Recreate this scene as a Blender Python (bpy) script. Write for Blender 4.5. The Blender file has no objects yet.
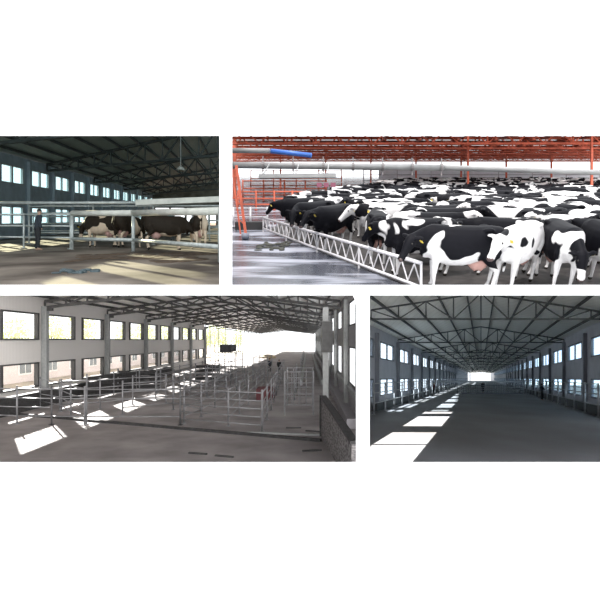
import bpy, bmesh, math, random
from mathutils import Vector, Matrix
random.seed(7)
SC = bpy.context.scene
ROOT = SC.collection
F = 500.0
Z3 = Vector((0, 0, 1))

# ------------------------------------------------------------------ collections
COL = {}
def coll(n):
    c = bpy.data.collections.new(n); ROOT.children.link(c); COL[n] = c; return c
for n in ('page', 'tl', 'tr', 'bl', 'br'): coll(n)
CUR = ['page']
def use(n): CUR[0] = n
def link(o): COL[CUR[0]].objects.link(o)

# ------------------------------------------------------------------ materials
MATS = {}
def mat(name, col, rough=.7, metal=0., var=0., scale=6., col2=None, bump=0., stretch=(1, 1, 1), contrast=(.35, .65), coords='Object'):
    if name in MATS: return MATS[name]
    m = bpy.data.materials.new(name); m.use_nodes = True
    nt = m.node_tree; b = nt.nodes['Principled BSDF']
    b.inputs['Base Color'].default_value = (*col, 1); b.inputs['Roughness'].default_value = rough
    b.inputs['Metallic'].default_value = metal
    if var or col2:
        tc = nt.nodes.new('ShaderNodeTexCoord'); mp = nt.nodes.new('ShaderNodeMapping')
        mp.inputs['Scale'].default_value = stretch
        nz = nt.nodes.new('ShaderNodeTexNoise'); nz.inputs['Scale'].default_value = scale; nz.inputs['Detail'].default_value = 6
        rp = nt.nodes.new('ShaderNodeValToRGB')
        c2 = col2 or tuple(c * (1 - var) for c in col)
        c1 = col if col2 else tuple(min(1, c * (1 + var)) for c in col)
        rp.color_ramp.elements[0].color = (*c2, 1); rp.color_ramp.elements[1].color = (*c1, 1)
        rp.color_ramp.elements[0].position = contrast[0]; rp.color_ramp.elements[1].position = contrast[1]
        nt.links.new(tc.outputs[coords], mp.inputs[0]); nt.links.new(mp.outputs[0], nz.inputs[0])
        nt.links.new(nz.outputs[0], rp.inputs[0]); nt.links.new(rp.outputs[0], b.inputs['Base Color'])
        if bump:
            bp = nt.nodes.new('ShaderNodeBump'); bp.inputs['Strength'].default_value = bump
            nt.links.new(nz.outputs[0], bp.inputs['Height']); nt.links.new(bp.outputs[0], b.inputs['Normal'])
    MATS[name] = m
    return m
def glassmat(name, tint, f=.08, rough=.05):
    m = bpy.data.materials.new(name); m.use_nodes = True; nt = m.node_tree
    nt.nodes.remove(nt.nodes['Principled BSDF'])
    t = nt.nodes.new('ShaderNodeBsdfTransparent'); t.inputs[0].default_value = (*tint, 1)
    g = nt.nodes.new('ShaderNodeBsdfGlossy'); g.inputs['Roughness'].default_value = rough
    mx = nt.nodes.new('ShaderNodeMixShader'); mx.inputs[0].default_value = f
    nt.links.new(t.outputs[0], mx.inputs[1]); nt.links.new(g.outputs[0], mx.inputs[2])
    nt.links.new(mx.outputs[0], nt.nodes['Material Output'].inputs[0]); return m
def ribbed(name, col, scale, axis=1, depth=.25, rough=.5):
    m = mat(name, col, rough); nt = m.node_tree; b = nt.nodes['Principled BSDF']
    tc = nt.nodes.new('ShaderNodeTexCoord'); w = nt.nodes.new('ShaderNodeTexWave')
    w.bands_direction = 'XYZ'[axis]; w.inputs['Scale'].default_value = scale; w.inputs['Distortion'].default_value = 0
    rp = nt.nodes.new('ShaderNodeValToRGB')
    rp.color_ramp.elements[0].color = (*[c * (1 - depth) for c in col], 1); rp.color_ramp.elements[1].color = (*col, 1)
    rp.color_ramp.elements[0].position = .0; rp.color_ramp.elements[1].position = .25
    bp = nt.nodes.new('ShaderNodeBump'); bp.inputs['Strength'].default_value = .3
    nt.links.new(tc.outputs['Object'], w.inputs[0]); nt.links.new(w.outputs['Fac'], rp.inputs[0])
    nt.links.new(w.outputs['Fac'], bp.inputs['Height']); nt.links.new(bp.outputs[0], b.inputs['Normal'])
    nt.links.new(rp.outputs[0], b.inputs['Base Color']); return m

M_page = mat('white_display_wall', (.93, .93, .93), .9)
M_part = mat('partition_board', (.25, .26, .27), .9)

# ------------------------------------------------------------------ mesh builder
class Frame:
    """plan of one barn: x across from the eye, y along the barn, z above eye level; the ground slopes along y"""
    def __init__(s, a, b): s.a, s.b = a, b
    def __call__(s, x, y, z): return Vector((x + s.a * y, y, z + s.b * y))
class MB:
    def __init__(s): s.v, s.f = [], []
    def add(s, vs, fs):
        k = len(s.v); s.v += [Vector(v) for v in vs]; s.f += [tuple(i + k for i in f) for f in fs]; return s
    def hexa(s, c): return s.add(c, [(0, 3, 2, 1), (4, 5, 6, 7), (0, 1, 5, 4), (1, 2, 6, 5), (2, 3, 7, 6), (3, 0, 4, 7)])
    def box(s, x0, x1, y0, y1, z0, z1, fr=None):
        c = [(x0, y0, z0), (x1, y0, z0), (x1, y1, z0), (x0, y1, z0), (x0, y0, z1), (x1, y0, z1), (x1, y1, z1), (x0, y1, z1)]
        return s.hexa([fr(*p) for p in c] if fr else c)
    def bar(s, p, q, w, h=None):
        p, q = Vector(p), Vector(q); h = h or w; d = (q - p).normalized()
        u = d.cross(Z3)
        if u.length < .05: u = d.cross(Vector((0, 1, 0)))
        u.normalize(); v = u.cross(d)
        c = [e + u * a * w / 2 + v * b * h / 2 for e in (p, q) for a, b in ((-1, -1), (1, -1), (1, 1), (-1, 1))]
        return s.hexa(c)
    def tube(s, p, q, r, n=8, r2=None):
        p, q = Vector(p), Vector(q); r2 = r if r2 is None else r2; d = (q - p).normalized()
        u = d.cross(Z3)
        if u.length < .05: u = d.cross(Vector((0, 1, 0)))
        u.normalize(); v = u.cross(d)
        vs = [e + (u * math.cos(2 * math.pi * i / n) + v * math.sin(2 * math.pi * i / n)) * rr for e, rr in ((p, r), (q, r2)) for i in range(n)]
        fs = [(i, (i + 1) % n, n + (i + 1) % n, n + i) for i in range(n)] + [tuple(range(n - 1, -1, -1)), tuple(range(n, 2 * n))]
        return s.add(vs, fs)
    def ell(s, c, r, nu=12, nv=8, rot=None):
        c = Vector(c); vs = []; fs = []
        for j in range(1, nv):
            t = math.pi * j / nv
            for i in range(nu):
                a = 2 * math.pi * i / nu
                vs.append(Vector((math.sin(t) * math.cos(a) * r[0], math.sin(t) * math.sin(a) * r[1], math.cos(t) * r[2])))
        vs += [Vector((0, 0, r[2])), Vector((0, 0, -r[2]))]
        if rot: vs = [rot @ v for v in vs]
        vs = [v + c for v in vs]
        for j in range(nv - 2):
            for i in range(nu):
                a, b = j * nu + i, j * nu + (i + 1) % nu
                fs.append((a, a + nu, b + nu, b))
        T = (nv - 1) * nu
        for i in range(nu):
            fs.append((T, i, (i + 1) % nu)); fs.append((T + 1, (nv - 2) * nu + (i + 1) % nu, (nv - 2) * nu + i))
        return s.add(vs, fs)
    def loft(s, secs, n=18, pw=2.3):
        """secs: (centre, axis u, axis v, ru, rv)"""
        vs = []; fs = []
        for c, u, v, ru, rv in secs:
            c, u, v = Vector(c), Vector(u), Vector(v)
            for i in range(n):
                a = 2 * math.pi * i / n; ca, sa = math.cos(a), math.sin(a)
                k = (abs(ca) ** pw + abs(sa) ** pw) ** (-1 / pw)
                vs.append(c + u * ca * k * ru + v * sa * k * rv)
        m = len(secs)
        for j in range(m - 1):
            for i in range(n):
                a, b = j * n + i, j * n + (i + 1) % n
                fs.append((a, b, b + n, a + n))
        fs += [tuple(range(n - 1, -1, -1)), tuple((m - 1) * n + i for i in range(n))]
        return s.add(vs, fs)
    def chain(s, pts, n=10):
        """pts: (point, radius) limb with round joints"""
        for (p, r), (q, r2) in zip(pts, pts[1:]): s.tube(p, q, r, n, r2)
        for p, r in pts: s.ell(p, (r, r, r), n, 6)
        return s
    def mesh(s, name, m, org=(0, 0, 0), smooth=False):
        me = bpy.data.meshes.new(name); o = Vector(org)
        me.from_pydata([v - o for v in s.v], [], s.f)
        bm = bmesh.new(); bm.from_mesh(me); bmesh.ops.recalc_face_normals(bm, faces=bm.faces); bm.to_mesh(me); bm.free()
        for mm in (m if isinstance(m, (list, tuple)) else [m]): me.materials.append(mm)
        if smooth: me.polygons.foreach_set('use_smooth', [True] * len(me.polygons))
        return me
    def centre(s):
        lo = Vector([min(v[i] for v in s.v) for i in range(3)]); hi = Vector([max(v[i] for v in s.v) for i in range(3)])
        return Vector(((lo.x + hi.x) / 2, (lo.y + hi.y) / 2, lo.z))

def tag(o, label, cat, group=None, kind=None):
    if label: o['label'] = label
    if cat: o['category'] = cat
    if group: o['group'] = group
    if kind: o['kind'] = kind
    return o
def thing(name, loc, label, cat, group=None):
    o = bpy.data.objects.new(name, None); o.location = loc; o.empty_display_size = .2; link(o)
    return tag(o, label, cat, group)
def part(name, mb, m, parent, smooth=False, label=None):
    org = Vector(parent.matrix_basis.translation)
    q = parent.parent
    while q: org = org + q.matrix_basis.translation; q = q.parent
    o = bpy.data.objects.new(name, mb.mesh(name, m, org, smooth)); o.parent = parent; link(o)
    if label: o['label'] = label
    return o
def single(name, mb, m, label, cat, group=None, smooth=False):
    c = mb.centre(); o = bpy.data.objects.new(name, mb.mesh(name, m, c, smooth)); o.location = c; link(o)
    return tag(o, label, cat, group)
def struct(name, mb, m):
    o = bpy.data.objects.new(name, mb.mesh(name, m)); link(o); o['kind'] = 'structure'; return o
def dup(root, off, label=None, name=None):
    r = root.copy(); link(r); r.location = root.location + Vector(off)
    if label: r['label'] = label
    def rec(src, dst):
        for ch in list(src.children):
            c = ch.copy(); link(c); c.parent = dst; rec(ch, c)
    rec(root, r); return r
ORD = ['first', 'second', 'third', 'fourth', 'fifth', 'sixth', 'seventh', 'eighth', 'ninth', 'tenth', 'eleventh', 'twelfth', 'thirteenth', 'fourteenth', 'fifteenth', 'sixteenth', 'seventeenth', 'eighteenth', 'nineteenth', 'twentieth']
WN = [0]
def window(fr, xw, y0, y1, z0, z1, mframe, mglass, mull=1, t=.08, bars=0):
    """window in a long side wall at x = xw"""
    WN[0] += 1
    m = MB(); b = .09
    m.box(xw - t, xw + t, y0, y1, z0, z0 + b, fr).box(xw - t, xw + t, y0, y1, z1 - b, z1, fr)
    m.box(xw - t, xw + t, y0, y0 + b * 2, z0 + b, z1 - b, fr).box(xw - t, xw + t, y1 - b * 2, y1, z0 + b, z1 - b, fr)
    for k in range(mull):
        yc = y0 + (y1 - y0) * (k + 1) / (mull + 1); m.box(xw - t * .7, xw + t * .7, yc - .11, yc + .11, z0 + b, z1 - b, fr)
    for k in range(bars):
        zc = z0 + (z1 - z0) * (k + 1) / (bars + 1); m.box(xw - t * .5, xw + t * .5, y0 + b * 2, y1 - b * 2, zc - .025, zc + .025, fr)
    o = struct('window_%d' % WN[0], m, mframe)
    g = MB().box(xw - .01, xw + .01, y0 + b * 2, y1 - b * 2, z0 + b, z1 - b, fr)
    p = bpy.data.objects.new('window_pane', g.mesh('window_pane', mglass)); p.parent = o; link(p)
    return o
def side_wall(name, fr, xw, t, y0, y1, z0, z1, wins, m):
    """wins: list of (ya, yb, za, zb) grouped in horizontal rows with equal za/zb"""
    mb = MB(); rows = sorted({(w[2], w[3]) for w in wins}); z = z0
    xa, xb = (xw - t, xw) if xw < 0 else (xw, xw + t)
    for za, zb in rows:
        mb.box(xa, xb, y0, y1, z, za, fr); y = y0
        for w in sorted(q for q in wins if (q[2], q[3]) == (za, zb)):
            if w[0] > y: mb.box(xa, xb, y, w[0], za, zb, fr)
            y = w[1]
        if y < y1: mb.box(xa, xb, y, y1, za, zb, fr)
        z = zb
    mb.box(xa, xb, y0, y1, z, z1, fr)
    return struct(name, mb, m)
def truss(fr, y, xs, ztop, zbot, m, label, group, skew=0., w=.12, web=.07, name='roof_truss'):
    """xs: node positions; ztop/zbot functions of x"""
    P = lambda x, z: fr(x, y + skew * (x - xs[0]), z)
    r = thing(name, P(xs[0], zbot(xs[0])), label, 'roof truss', group)
    t = MB(); b = MB(); v = MB()
    for i, (x0, x1) in enumerate(zip(xs, xs[1:])):
        t.bar(P(x0, ztop(x0)), P(x1, ztop(x1)), w, w); b.bar(P(x0, zbot(x0)), P(x1, zbot(x1)), w, w)
        if i % 2: v.bar(P(x0, zbot(x0)), P(x1, ztop(x1)), web)
        else: v.bar(P(x0, ztop(x0)), P(x1, zbot(x1)), web)
    for x in xs: v.bar(P(x, zbot(x)), P(x, ztop(x)), web)
    part('top_chord', t, m, r); part('bottom_chord', b, m, r); part('web_bracing', v, m, r)
    return r
def fence(fr, pts, zf, hgt, rails, m, label, group=None, r=.032, pr=.045, name='pipe_fence', cat='fence', feet=True):
    W = [fr(x, y, zf) for x, y in pts]
    root = thing(name, W[0], label, cat, group)
    for p in W:
        mb = MB().tube(p, p + Z3 * hgt, pr)
        if feet: mb.box(p.x - .1, p.x + .1, p.y - .1, p.y + .1, p.z, p.z + .03)
        part('post', mb, m, root, True)
    for rz in rails:
        mb = MB()
        for p, q in zip(W, W[1:]): mb.tube(p + Z3 * rz, q + Z3 * rz, r)
        part('rail', mb, m, root, True)
    return root

# ------------------------------------------------------------------ camera
cam = bpy.data.objects.new('camera', bpy.data.cameras.new('camera')); ROOT.objects.link(cam)
cam.data.lens = 30; cam.data.sensor_width = 36; cam.data.sensor_fit = 'HORIZONTAL'
cam.data.shift_y = 40 / 600.; cam.data.clip_end = 2000; cam.rotation_euler = (math.pi / 2, 0, 0)
SC.camera = cam

# ------------------------------------------------------------------ white display wall with four openings
D = 9.6
def wx(px): return (px - 300) / F * D
def wz(py): return (340 - py) / F * D
use('page')
XS = [-14, wx(-2), wx(219.6), wx(232.2), wx(356), wx(369.6), wx(602), 14]
w = MB(); t = .02
w.box(-14, 14, D - t, D, wz(136), wz(-90)); w.box(-14, 14, D - t, D, wz(690), wz(462)); w.box(-14, 14, D - t, D, wz(295.4), wz(285))
w.box(-14, wx(-14), D - t, D, wz(285), wz(136)); w.box(wx(219.6), wx(232.2), D - t, D, wz(285), wz(136)); w.box(wx(614), 14, D - t, D, wz(285), wz(136))
w.box(-14, wx(-14), D - t, D, wz(462), wz(295.4)); w.box(wx(356), wx(369.6), D - t, D, wz(462), wz(295.4)); w.box(wx(614), 14, D - t, D, wz(462), wz(295.4))
struct('wall_front', w, M_page)

# =================================================================== cows and people
def baked(name, mb, m, voxel, smooth_it=2, mid=None):
    me = mb.mesh(name + '_raw', m); o = bpy.data.objects.new('tmp', me); ROOT.objects.link(o)
    r = o.modifiers.new('r', 'REMESH'); r.mode = 'VOXEL'; r.voxel_size = voxel; r.use_smooth_shade = True
    s = o.modifiers.new('s', 'SMOOTH'); s.iterations = smooth_it; s.factor = .5
    dg = bpy.context.evaluated_depsgraph_get(); dg.update()
    res = bpy.data.meshes.new_from_object(o.evaluated_get(dg)); res.name = name
    bpy.data.objects.remove(o); bpy.data.meshes.remove(me)
    if not len(res.materials): res.materials.append(m)
    return res

def cow_material(name, dark, light, pink=(.55, .33, .29)):
    m = bpy.data.materials.new(name); m.use_nodes = True; nt = m.node_tree; N = nt.nodes; L = nt.links
    b = N['Principled BSDF']; b.inputs['Roughness'].default_value = .6
    b.inputs['Specular IOR Level'].default_value = .12
    tc = N.new('ShaderNodeTexCoord')
    at = N.new('ShaderNodeAttribute'); at.attribute_type = 'OBJECT'; at.attribute_name = 'coat_seed'
    aw = N.new('ShaderNodeAttribute'); aw.attribute_type = 'OBJECT'; aw.attribute_name = 'coat_white'
    cx = N.new('ShaderNodeCombineXYZ'); L.new(at.outputs['Fac'], cx.inputs[0]); L.new(at.outputs['Fac'], cx.inputs[1])
    ad = N.new('ShaderNodeVectorMath'); ad.operation = 'ADD'; L.new(tc.outputs['Object'], ad.inputs[0]); L.new(cx.outputs[0], ad.inputs[1])
    nz = N.new('ShaderNodeTexNoise'); nz.inputs['Scale'].default_value = 1.25; nz.inputs['Detail'].default_value = 2.2; nz.inputs['Roughness'].default_value = .45; nz.inputs['Distortion'].default_value = .35
    L.new(ad.outputs[0], nz.inputs[0])
    sp = N.new('ShaderNodeSeparateXYZ'); L.new(tc.outputs['Object'], sp.inputs[0])
    mr = N.new('ShaderNodeMapRange'); mr.inputs[1].default_value = .75; mr.inputs[2].default_value = .35; mr.inputs[3].default_value = 0; mr.inputs[4].default_value = .35
    L.new(sp.outputs[2], mr.inputs[0])
    a1 = N.new('ShaderNodeMath'); a1.operation = 'ADD'; L.new(nz.outputs[0], a1.inputs[0]); L.new(mr.outputs[0], a1.inputs[1])
    a2 = N.new('ShaderNodeMath'); a2.operation = 'ADD'; L.new(a1.outputs[0], a2.inputs[0]); L.new(aw.outputs['Fac'], a2.inputs[1])
    m1 = N.new('ShaderNodeMapRange'); m1.inputs[1].default_value = .545; m1.inputs[2].default_value = .56; L.new(a2.outputs[0], m1.inputs[0])
    mx = N.new('ShaderNodeMix'); mx.data_type = 'RGBA'; mx.inputs[6].default_value = (*dark, 1); mx.inputs[7].default_value = (*light, 1)
    L.new(m1.outputs[0], mx.inputs[0])
    # pink udder
    ds = N.new('ShaderNodeVectorMath'); ds.operation = 'DISTANCE'; ds.inputs[1].default_value = (-.42, 0, .56); L.new(tc.outputs['Object'], ds.inputs[0])
    m2 = N.new('ShaderNodeMapRange'); m2.inputs[1].default_value = .26; m2.inputs[2].default_value = .2; L.new(ds.outputs['Value'], m2.inputs[0])
    mx2 = N.new('ShaderNodeMix'); mx2.data_type = 'RGBA'; mx2.inputs[7].default_value = (*pink, 1)
    L.new(m2.outputs[0], mx2.inputs[0]); L.new(mx.outputs[2], mx2.inputs[6])
    # hooves
    m3 = N.new('ShaderNodeMapRange'); m3.inputs[1].default_value = .09; m3.inputs[2].default_value = .07; L.new(sp.outputs[2], m3.inputs[0])
    mx3 = N.new('ShaderNodeMix'); mx3.data_type = 'RGBA'; mx3.inputs[7].default_value = (.03, .025, .02, 1)
    L.new(m3.outputs[0], mx3.inputs[0]); L.new(mx2.outputs[2], mx3.inputs[6])
    # fine coat variation
    n2 = N.new('ShaderNodeTexNoise'); n2.inputs['Scale'].default_value = 9; L.new(ad.outputs[0], n2.inputs[0])
    mv = N.new('ShaderNodeMapRange'); mv.inputs[3].default_value = .78; mv.inputs[4].default_value = 1.12; L.new(n2.outputs[0], mv.inputs[0])
    mu = N.new('ShaderNodeVectorMath'); mu.operation = 'SCALE'; L.new(mx3.outputs[2], mu.inputs[0]); L.new(mv.outputs[0], mu.inputs['Scale'])
    L.new(mu.outputs[0], b.inputs['Base Color'])
    return m
M_cow = cow_material('holstein_coat', (.006, .006, .009), (.82, .80, .80))
M_cow_b = cow_material('warm_holstein_coat', (.028, .02, .014), (.72, .56, .42))
M_eye = mat('cow_eye', (.01, .008, .006), .1)
M_tag = mat('yellow_ear_tag', (.8, .6, .08), .5)
M_nose = mat('cow_muzzle', (.09, .06, .06), .4)

def cow_model(key, yaw=0., pitch=0., coat=None, voxel=.03):
    """a cow facing +x; yaw turns the neck, pitch lowers the head"""
    m = MB(); Y = Vector((0, 1, 0)); Zv = Vector((0, 0, 1))
    S = [(-.93, 1.16, .10, .12), (-.88, 1.13, .19, .22), (-.78, 1.1, .26, .30), (-.6, 1.07, .30, .345), (-.4, 1.03, .32, .375), (-.1, .985, .36, .42), (.2, .985, .355, .425), (.42, 1.02, .30, .40), (.6, 1.06, .24, .37), (.74, 1.08, .19, .30), (.82, 1.08, .12, .2)]
    m.loft([((x, 0, z), Y, Zv, ry, rz) for x, z, ry, rz in S], 20, 2.5)
    for s in (-1, 1):
        m.ell((-.5, s * .235, 1.36), (.12, .07, .05)); m.ell((-.86, s * .13, 1.27), (.06, .05, .06))
        m.ell((.45, s * .17, 1.0), (.17, .12, .32)); m.ell((-.66, s * .17, 1.0), (.24, .15, .3))
        m.chain([((.52, s * .18, .85), .115), ((.5, s * .18, .7), .09), ((.5, s * .17, .42), .056), ((.5, s * .17, .36), .05), ((.49, s * .17, .13), .038), ((.52, s * .17, .05), .055)])
        m.chain([((-.66, s * .18, .95), .17), ((-.58, s * .2, .76), .125), ((-.74, s * .18, .54), .06), ((-.79, s * .18, .49), .055), ((-.74, s * .18, .14), .04), ((-.71, s * .18, .05), .056)])
    m.ell((-.42, 0, .6), (.21, .16, .15))
    for s in (-1, 1):
        for x in (-.5, -.34): m.tube((x, s * .07, .5), (x, s * .07, .41), .022, 8, .016)
    m.ell((.7, 0, .86), (.14, .1, .16))
    # tail
    m.chain([((-.9, 0, 1.33), .05), ((-.97, 0, 1.25), .034), ((-1.0, .01, 1.0), .026), ((-.99, .02, .72), .024), ((-.98, .02, .6), .042), ((-.97, .02, .45), .03)], 8)
    # neck and head
    base = Vector((.62, 0, 1.14)); R = Matrix.Rotation(yaw, 3, 'Z') @ Matrix.Rotation(pitch, 3, 'Y')
    R2 = Matrix.Rotation(yaw * 1.35, 3, 'Z') @ Matrix.Rotation(pitch * .8, 3, 'Y')
    def T(p, k=1.): return base + (R @ (Vector(p) - base))
    side = R @ Y; up = R @ Zv
    secs = [((.55, 0, 1.12), .17, .3), ((.75, 0, 1.17), .145, .25), ((.95, 0, 1.24), .115, .19), ((1.1, 0, 1.3), .1, .15)]
    m.loft([(base + (Matrix.Rotation(yaw * min(1, (c[0] - .55) * 2.2), 3, 'Z') @ Matrix.Rotation(pitch, 3, 'Y') @ (Vector(c) - base)), side, up, ry, rz) for c, ry, rz in secs], 16, 2.1)
    hb = T((1.08, 0, 1.33)); fx = R2 @ Vector((.82, 0, -.57)); fz = R2 @ Vector((.57, 0, .82)); fy = R2 @ Y
    def H(a, b, c): return hb + fx * a + fy * b + fz * c
    m.loft([(H(-.06, 0, .0), fy, fz, .085, .09), (H(.02, 0, 0), fy, fz, .115, .125), (H(.13, 0, -.005), fy, fz, .12, .125), (H(.26, 0, -.01), fy, fz, .09, .1), (H(.38, 0, -.015), fy, fz, .07, .08), (H(.47, 0, -.02), fy, fz, .082, .075), (H(.53, 0, -.025), fy, fz, .06, .055)], 16, 2.3)
    for s in (-1, 1):
        m.loft([(H(0, s * .09, .05), fx, fz, .04, .03), (H(-.02, s * .17, .05), fx, fz, .065, .03), (H(-.03, s * .25, .035), fx, fz, .05, .025), (H(-.04, s * .31, .02), fx, fz, .02, .018)], 10)
    coat = coat or M_cow
    body = baked('cow_' + key, m, coat, voxel)
    eyes = [MB().ell(H(.13, s_ * .105, .04), (.024, .02, .024)).mesh('eye', M_eye, smooth=True) for s_ in (1, -1)]
    nose = MB().ell(H(.5, 0, -.02), (.05, .075, .055), rot=None)
    tg = MB()
    s = 1; tg.bar(H(-.0, s * .23, .0), H(.01, s * .235, -.075), .06, .012)
    return dict(body=body, eye=eyes[0], eye2=eyes[1], muzzle=nose.mesh('muzzle', M_nose, smooth=True), ear_tag=tg.mesh('ear_tag', M_tag))
COWS = {
    'level': cow_model('level', 0, .15), 'left': cow_model('left', .55, .35), 'right': cow_model('right', -.6, .3),
    'low': cow_model('low', .1, .75), 'up': cow_model('up', -.15, -.12)}
COWSB = {'level': cow_model('warm_level', 0.25, .25, M_cow_b, .028), 'low': cow_model('warm_low', -.2, .8, M_cow_b, .028)}
def add_cow(fr, x, y, zf, heading, kind, label, group=None, detail=True, seed=None, white=0., scale=1., models=COWS, pitch=0.):
    mod = models[kind]
    o = bpy.data.objects.new('cow', mod['body']); link(o)
    o.location = fr(x, y, zf)
    o.rotation_euler = (Matrix.Rotation(pitch, 3, 'X') @ Matrix.Rotation(heading, 3, 'Z')).to_euler()
    o.scale = (scale,) * 3
    o['coat_seed'] = float(seed if seed is not None else random.uniform(0, 90)); o['coat_white'] = float(white)
    tag(o, label, 'cow', group)
    if detail:
        for n in ('eye', 'eye2', 'muzzle', 'ear_tag'):
            c = bpy.data.objects.new(n.strip('2'), mod[n]); c.parent = o; link(c)
    return o

M_skin = mat('skin', (.45, .28, .2), .6)
M_hair = mat('black_hair', (.012, .01, .009), .6)
def person(loc, heading, label, coat, trousers, arms='down', lean=0., hat=None, mesh_cache={}):
    root = thing('person', loc, label, 'person')
    b = MB(); j = MB(); t = MB(); h = MB()
    L = Matrix.Rotation(lean, 3, 'X')
    def U(p): p = Vector(p); q = Vector((0, 0, .95)); return (q + L @ (p - q)) if p.z > .95 else p
    b.ell(U((0, 0, 1.62)), (.078, .095, .115)); b.ell(U((0, -.095, 1.61)), (.016, .02, .025)); b.tube(U((0, 0, 1.42)), U((0, 0, 1.56)), .055)
    for s in (-1, 1): b.ell(U((s * .08, .005, 1.61)), (.015, .02, .03)); 
    j.loft([(U((0, 0, .88)), (1, 0, 0), (0, 1, 0), .17, .12), (U((0, 0, 1.05)), (1, 0, 0), (0, 1, 0), .165, .115), (U((0, 0, 1.25)), (1, 0, 0), (0, 1, 0), .19, .13), (U((0, 0, 1.4)), (1, 0, 0), (0, 1, 0), .18, .11), (U((0, 0, 1.47)), (1, 0, 0), (0, 1, 0), .08, .07)], 14)
    for s in (-1, 1):
        if arms == 'down': pts = [(s * .2, 0, 1.4), (s * .25, .02, 1.12), (s * .23, -.08, .88)]
        else: pts = [(s * .2, 0, 1.4), (s * .25, -.12, 1.15), (s * .14, -.36, 1.18)]
        P = [U(p) for p in pts]
        j.chain([(P[0], .068), (P[1], .052), (P[1].lerp(P[2], .85), .045)]); b.chain([(P[1].lerp(P[2], .8), .034), (P[2], .03)])
        d = (P[2] - P[1]).normalized()
        for k in range(4): b.tube(P[2] + Vector((.012 * (k - 1.5), 0, 0)), P[2] + d * (.085 - .01 * abs(k - 1.5)) + Vector((.016 * (k - 1.5), -.01, 0)), .01, 6, .008)
        b.tube(P[2], P[2] + d * .05 + Vector((-s * .035, -.01, 0)), .011, 6, .009)
        t.chain([((s * .095, 0, .9), .1), ((s * .1, -.02, .5), .068), ((s * .105, .01, .12), .055)])
        b.loft([((s * .105, .04, .05), (1, 0, 0), (0, 0, 1), .04, .05), ((s * .11, -.06, .04), (1, 0, 0), (0, 0, 1), .045, .035), ((s * .115, -.16, .025), (1, 0, 0), (0, 0, 1), .03, .02)], 10)
    h.ell(U((0, .012, 1.655)), (.088, .104, .095))
    R = Matrix.Rotation(heading, 3, 'Z')
    for n, mb, m in (('body', b, M_skin), ('jacket', j, coat), ('trousers', t, trousers), ('hair' if not hat else 'cap', h, hat or M_hair)):
        me = baked('person_' + n, mb, m, .018)
        o = bpy.data.objects.new(n, me); o.parent = root; link(o)
    root.rotation_euler = (0, 0, heading)
    return root
M_navy = mat('dark_work_jacket', (.02, .025, .035), .8)
M_blackc = mat('black_trousers', (.015, .015, .017), .8)
M_red = mat('brick_red_jacket', (.12, .03, .03), .8)

# =================================================================== UPPER LEFT BARN
use('tl')
TL = Frame(-.116, .242); HT = -1.3
tl_floor = mat('tl_dirt_floor', (.26, .215, .175), .85, col2=(.06, .042, .03), scale=.38, bump=.15, contrast=(.38, .62))
tl_wall = mat('tl_wall_sheet', (.34, .41, .46), .7, var=.12, scale=1.5)
tl_roof = ribbed('tl_roof_sheet', (.24, .30, .28), .8, 1, .3)
tl_steel = mat('tl_dark_steel', (.05, .06, .058), .6, var=.2)
tl_rail = mat('tl_galvanized', (.50, .52, .50), .45, .3, var=.15, scale=5)
tl_pipe = mat('tl_pale_pipe', (.62, .60, .54), .6, var=.1, scale=3)
tl_glass = glassmat('tl_pane', (.74, .88, .89))
EX = -.0285
Y1 = 86
fl = MB()
fl.add([TL(EX * 9.62 + .0, 9.62, HT), TL(-24, 9.62, HT), TL(-24, 170, HT), TL(EX * 170, 170, HT)], [(0, 1, 2, 3)])
struct('floor', fl, tl_floor)
wy = [(-3, 36.6)]
TLW = []
for k in range(-5, 11):
    y0 = 36.45 + 4.63 * k
    TLW.append((y0, y0 + 3.45))
wins = [(a, b, 2.36, 3.62) for a, b in TLW] + [(a, b, -.38, .88) for a, b in TLW]
side_wall('wall_left', TL, -15.4, .2, 9.7, Y1, HT, 4.3, wins, tl_wall)
tl_frame = mat('tl_window_frame', (.35, .38, .38), .6)
for i, (a, b, c, d) in enumerate(wins):
    if b > 12: window(TL, -15.45, a, b, c, d, tl_frame, tl_glass, 1, bars=1 if c < 1 else 0)
ztl = lambda x: 4.25 + (x + 15.4) * .16
mb = MB(); nseg = 12
for s in range(nseg):
    ya = 15 + (Y1 + 10 - 15) * s / nseg; yb = 15 + (Y1 + 10 - 15) * (s + 1) / nseg
    xa, xb = EX * ya - .1, EX * yb - .1
    mb.add([TL(-15.7, ya, ztl(-15.7) + .12), TL(xa, ya, ztl(xa) + .12), TL(xb, yb, ztl(xb) + .12), TL(-15.7, yb, ztl(-15.7) + .12)], [(0, 1, 2, 3)])
struct('ceiling', mb, tl_roof)
for k in range(9):
    x = -14.6 + 1.42 * k
    yb = min(Y1, (x - .05) / EX) if x < 0 else 15
    mb = MB().bar(TL(x, 18, ztl(x) + .02), TL(x, min(Y1, 94), ztl(x) + .02), .09, .16)
    if x < EX * Y1 - .1: single('roof_purlin', mb, tl_steel, 'dark purlin in the upper left barn, %s from its window wall' % ORD[k], 'roof beam', 'purlins of the upper left barn')
for k in range(5):
    y = 26.5 + 4.63 * (3 * k) * .9
    xs = [-15.2]
    while True:
        nx = xs[-1] + 1.35; yy = y - .3 * (nx + 15.2)
        if nx > EX * yy - .15: break
        xs.append(nx)
    truss(TL, y, xs, lambda x: ztl(x) - .05, lambda x: 3.75 + (x + 15.2) * .05, tl_steel, 'dark steel roof truss in the upper left barn, %s from the front' % ORD[k], 'trusses of the upper left barn', skew=-.3, w=.16, web=.09)
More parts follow.
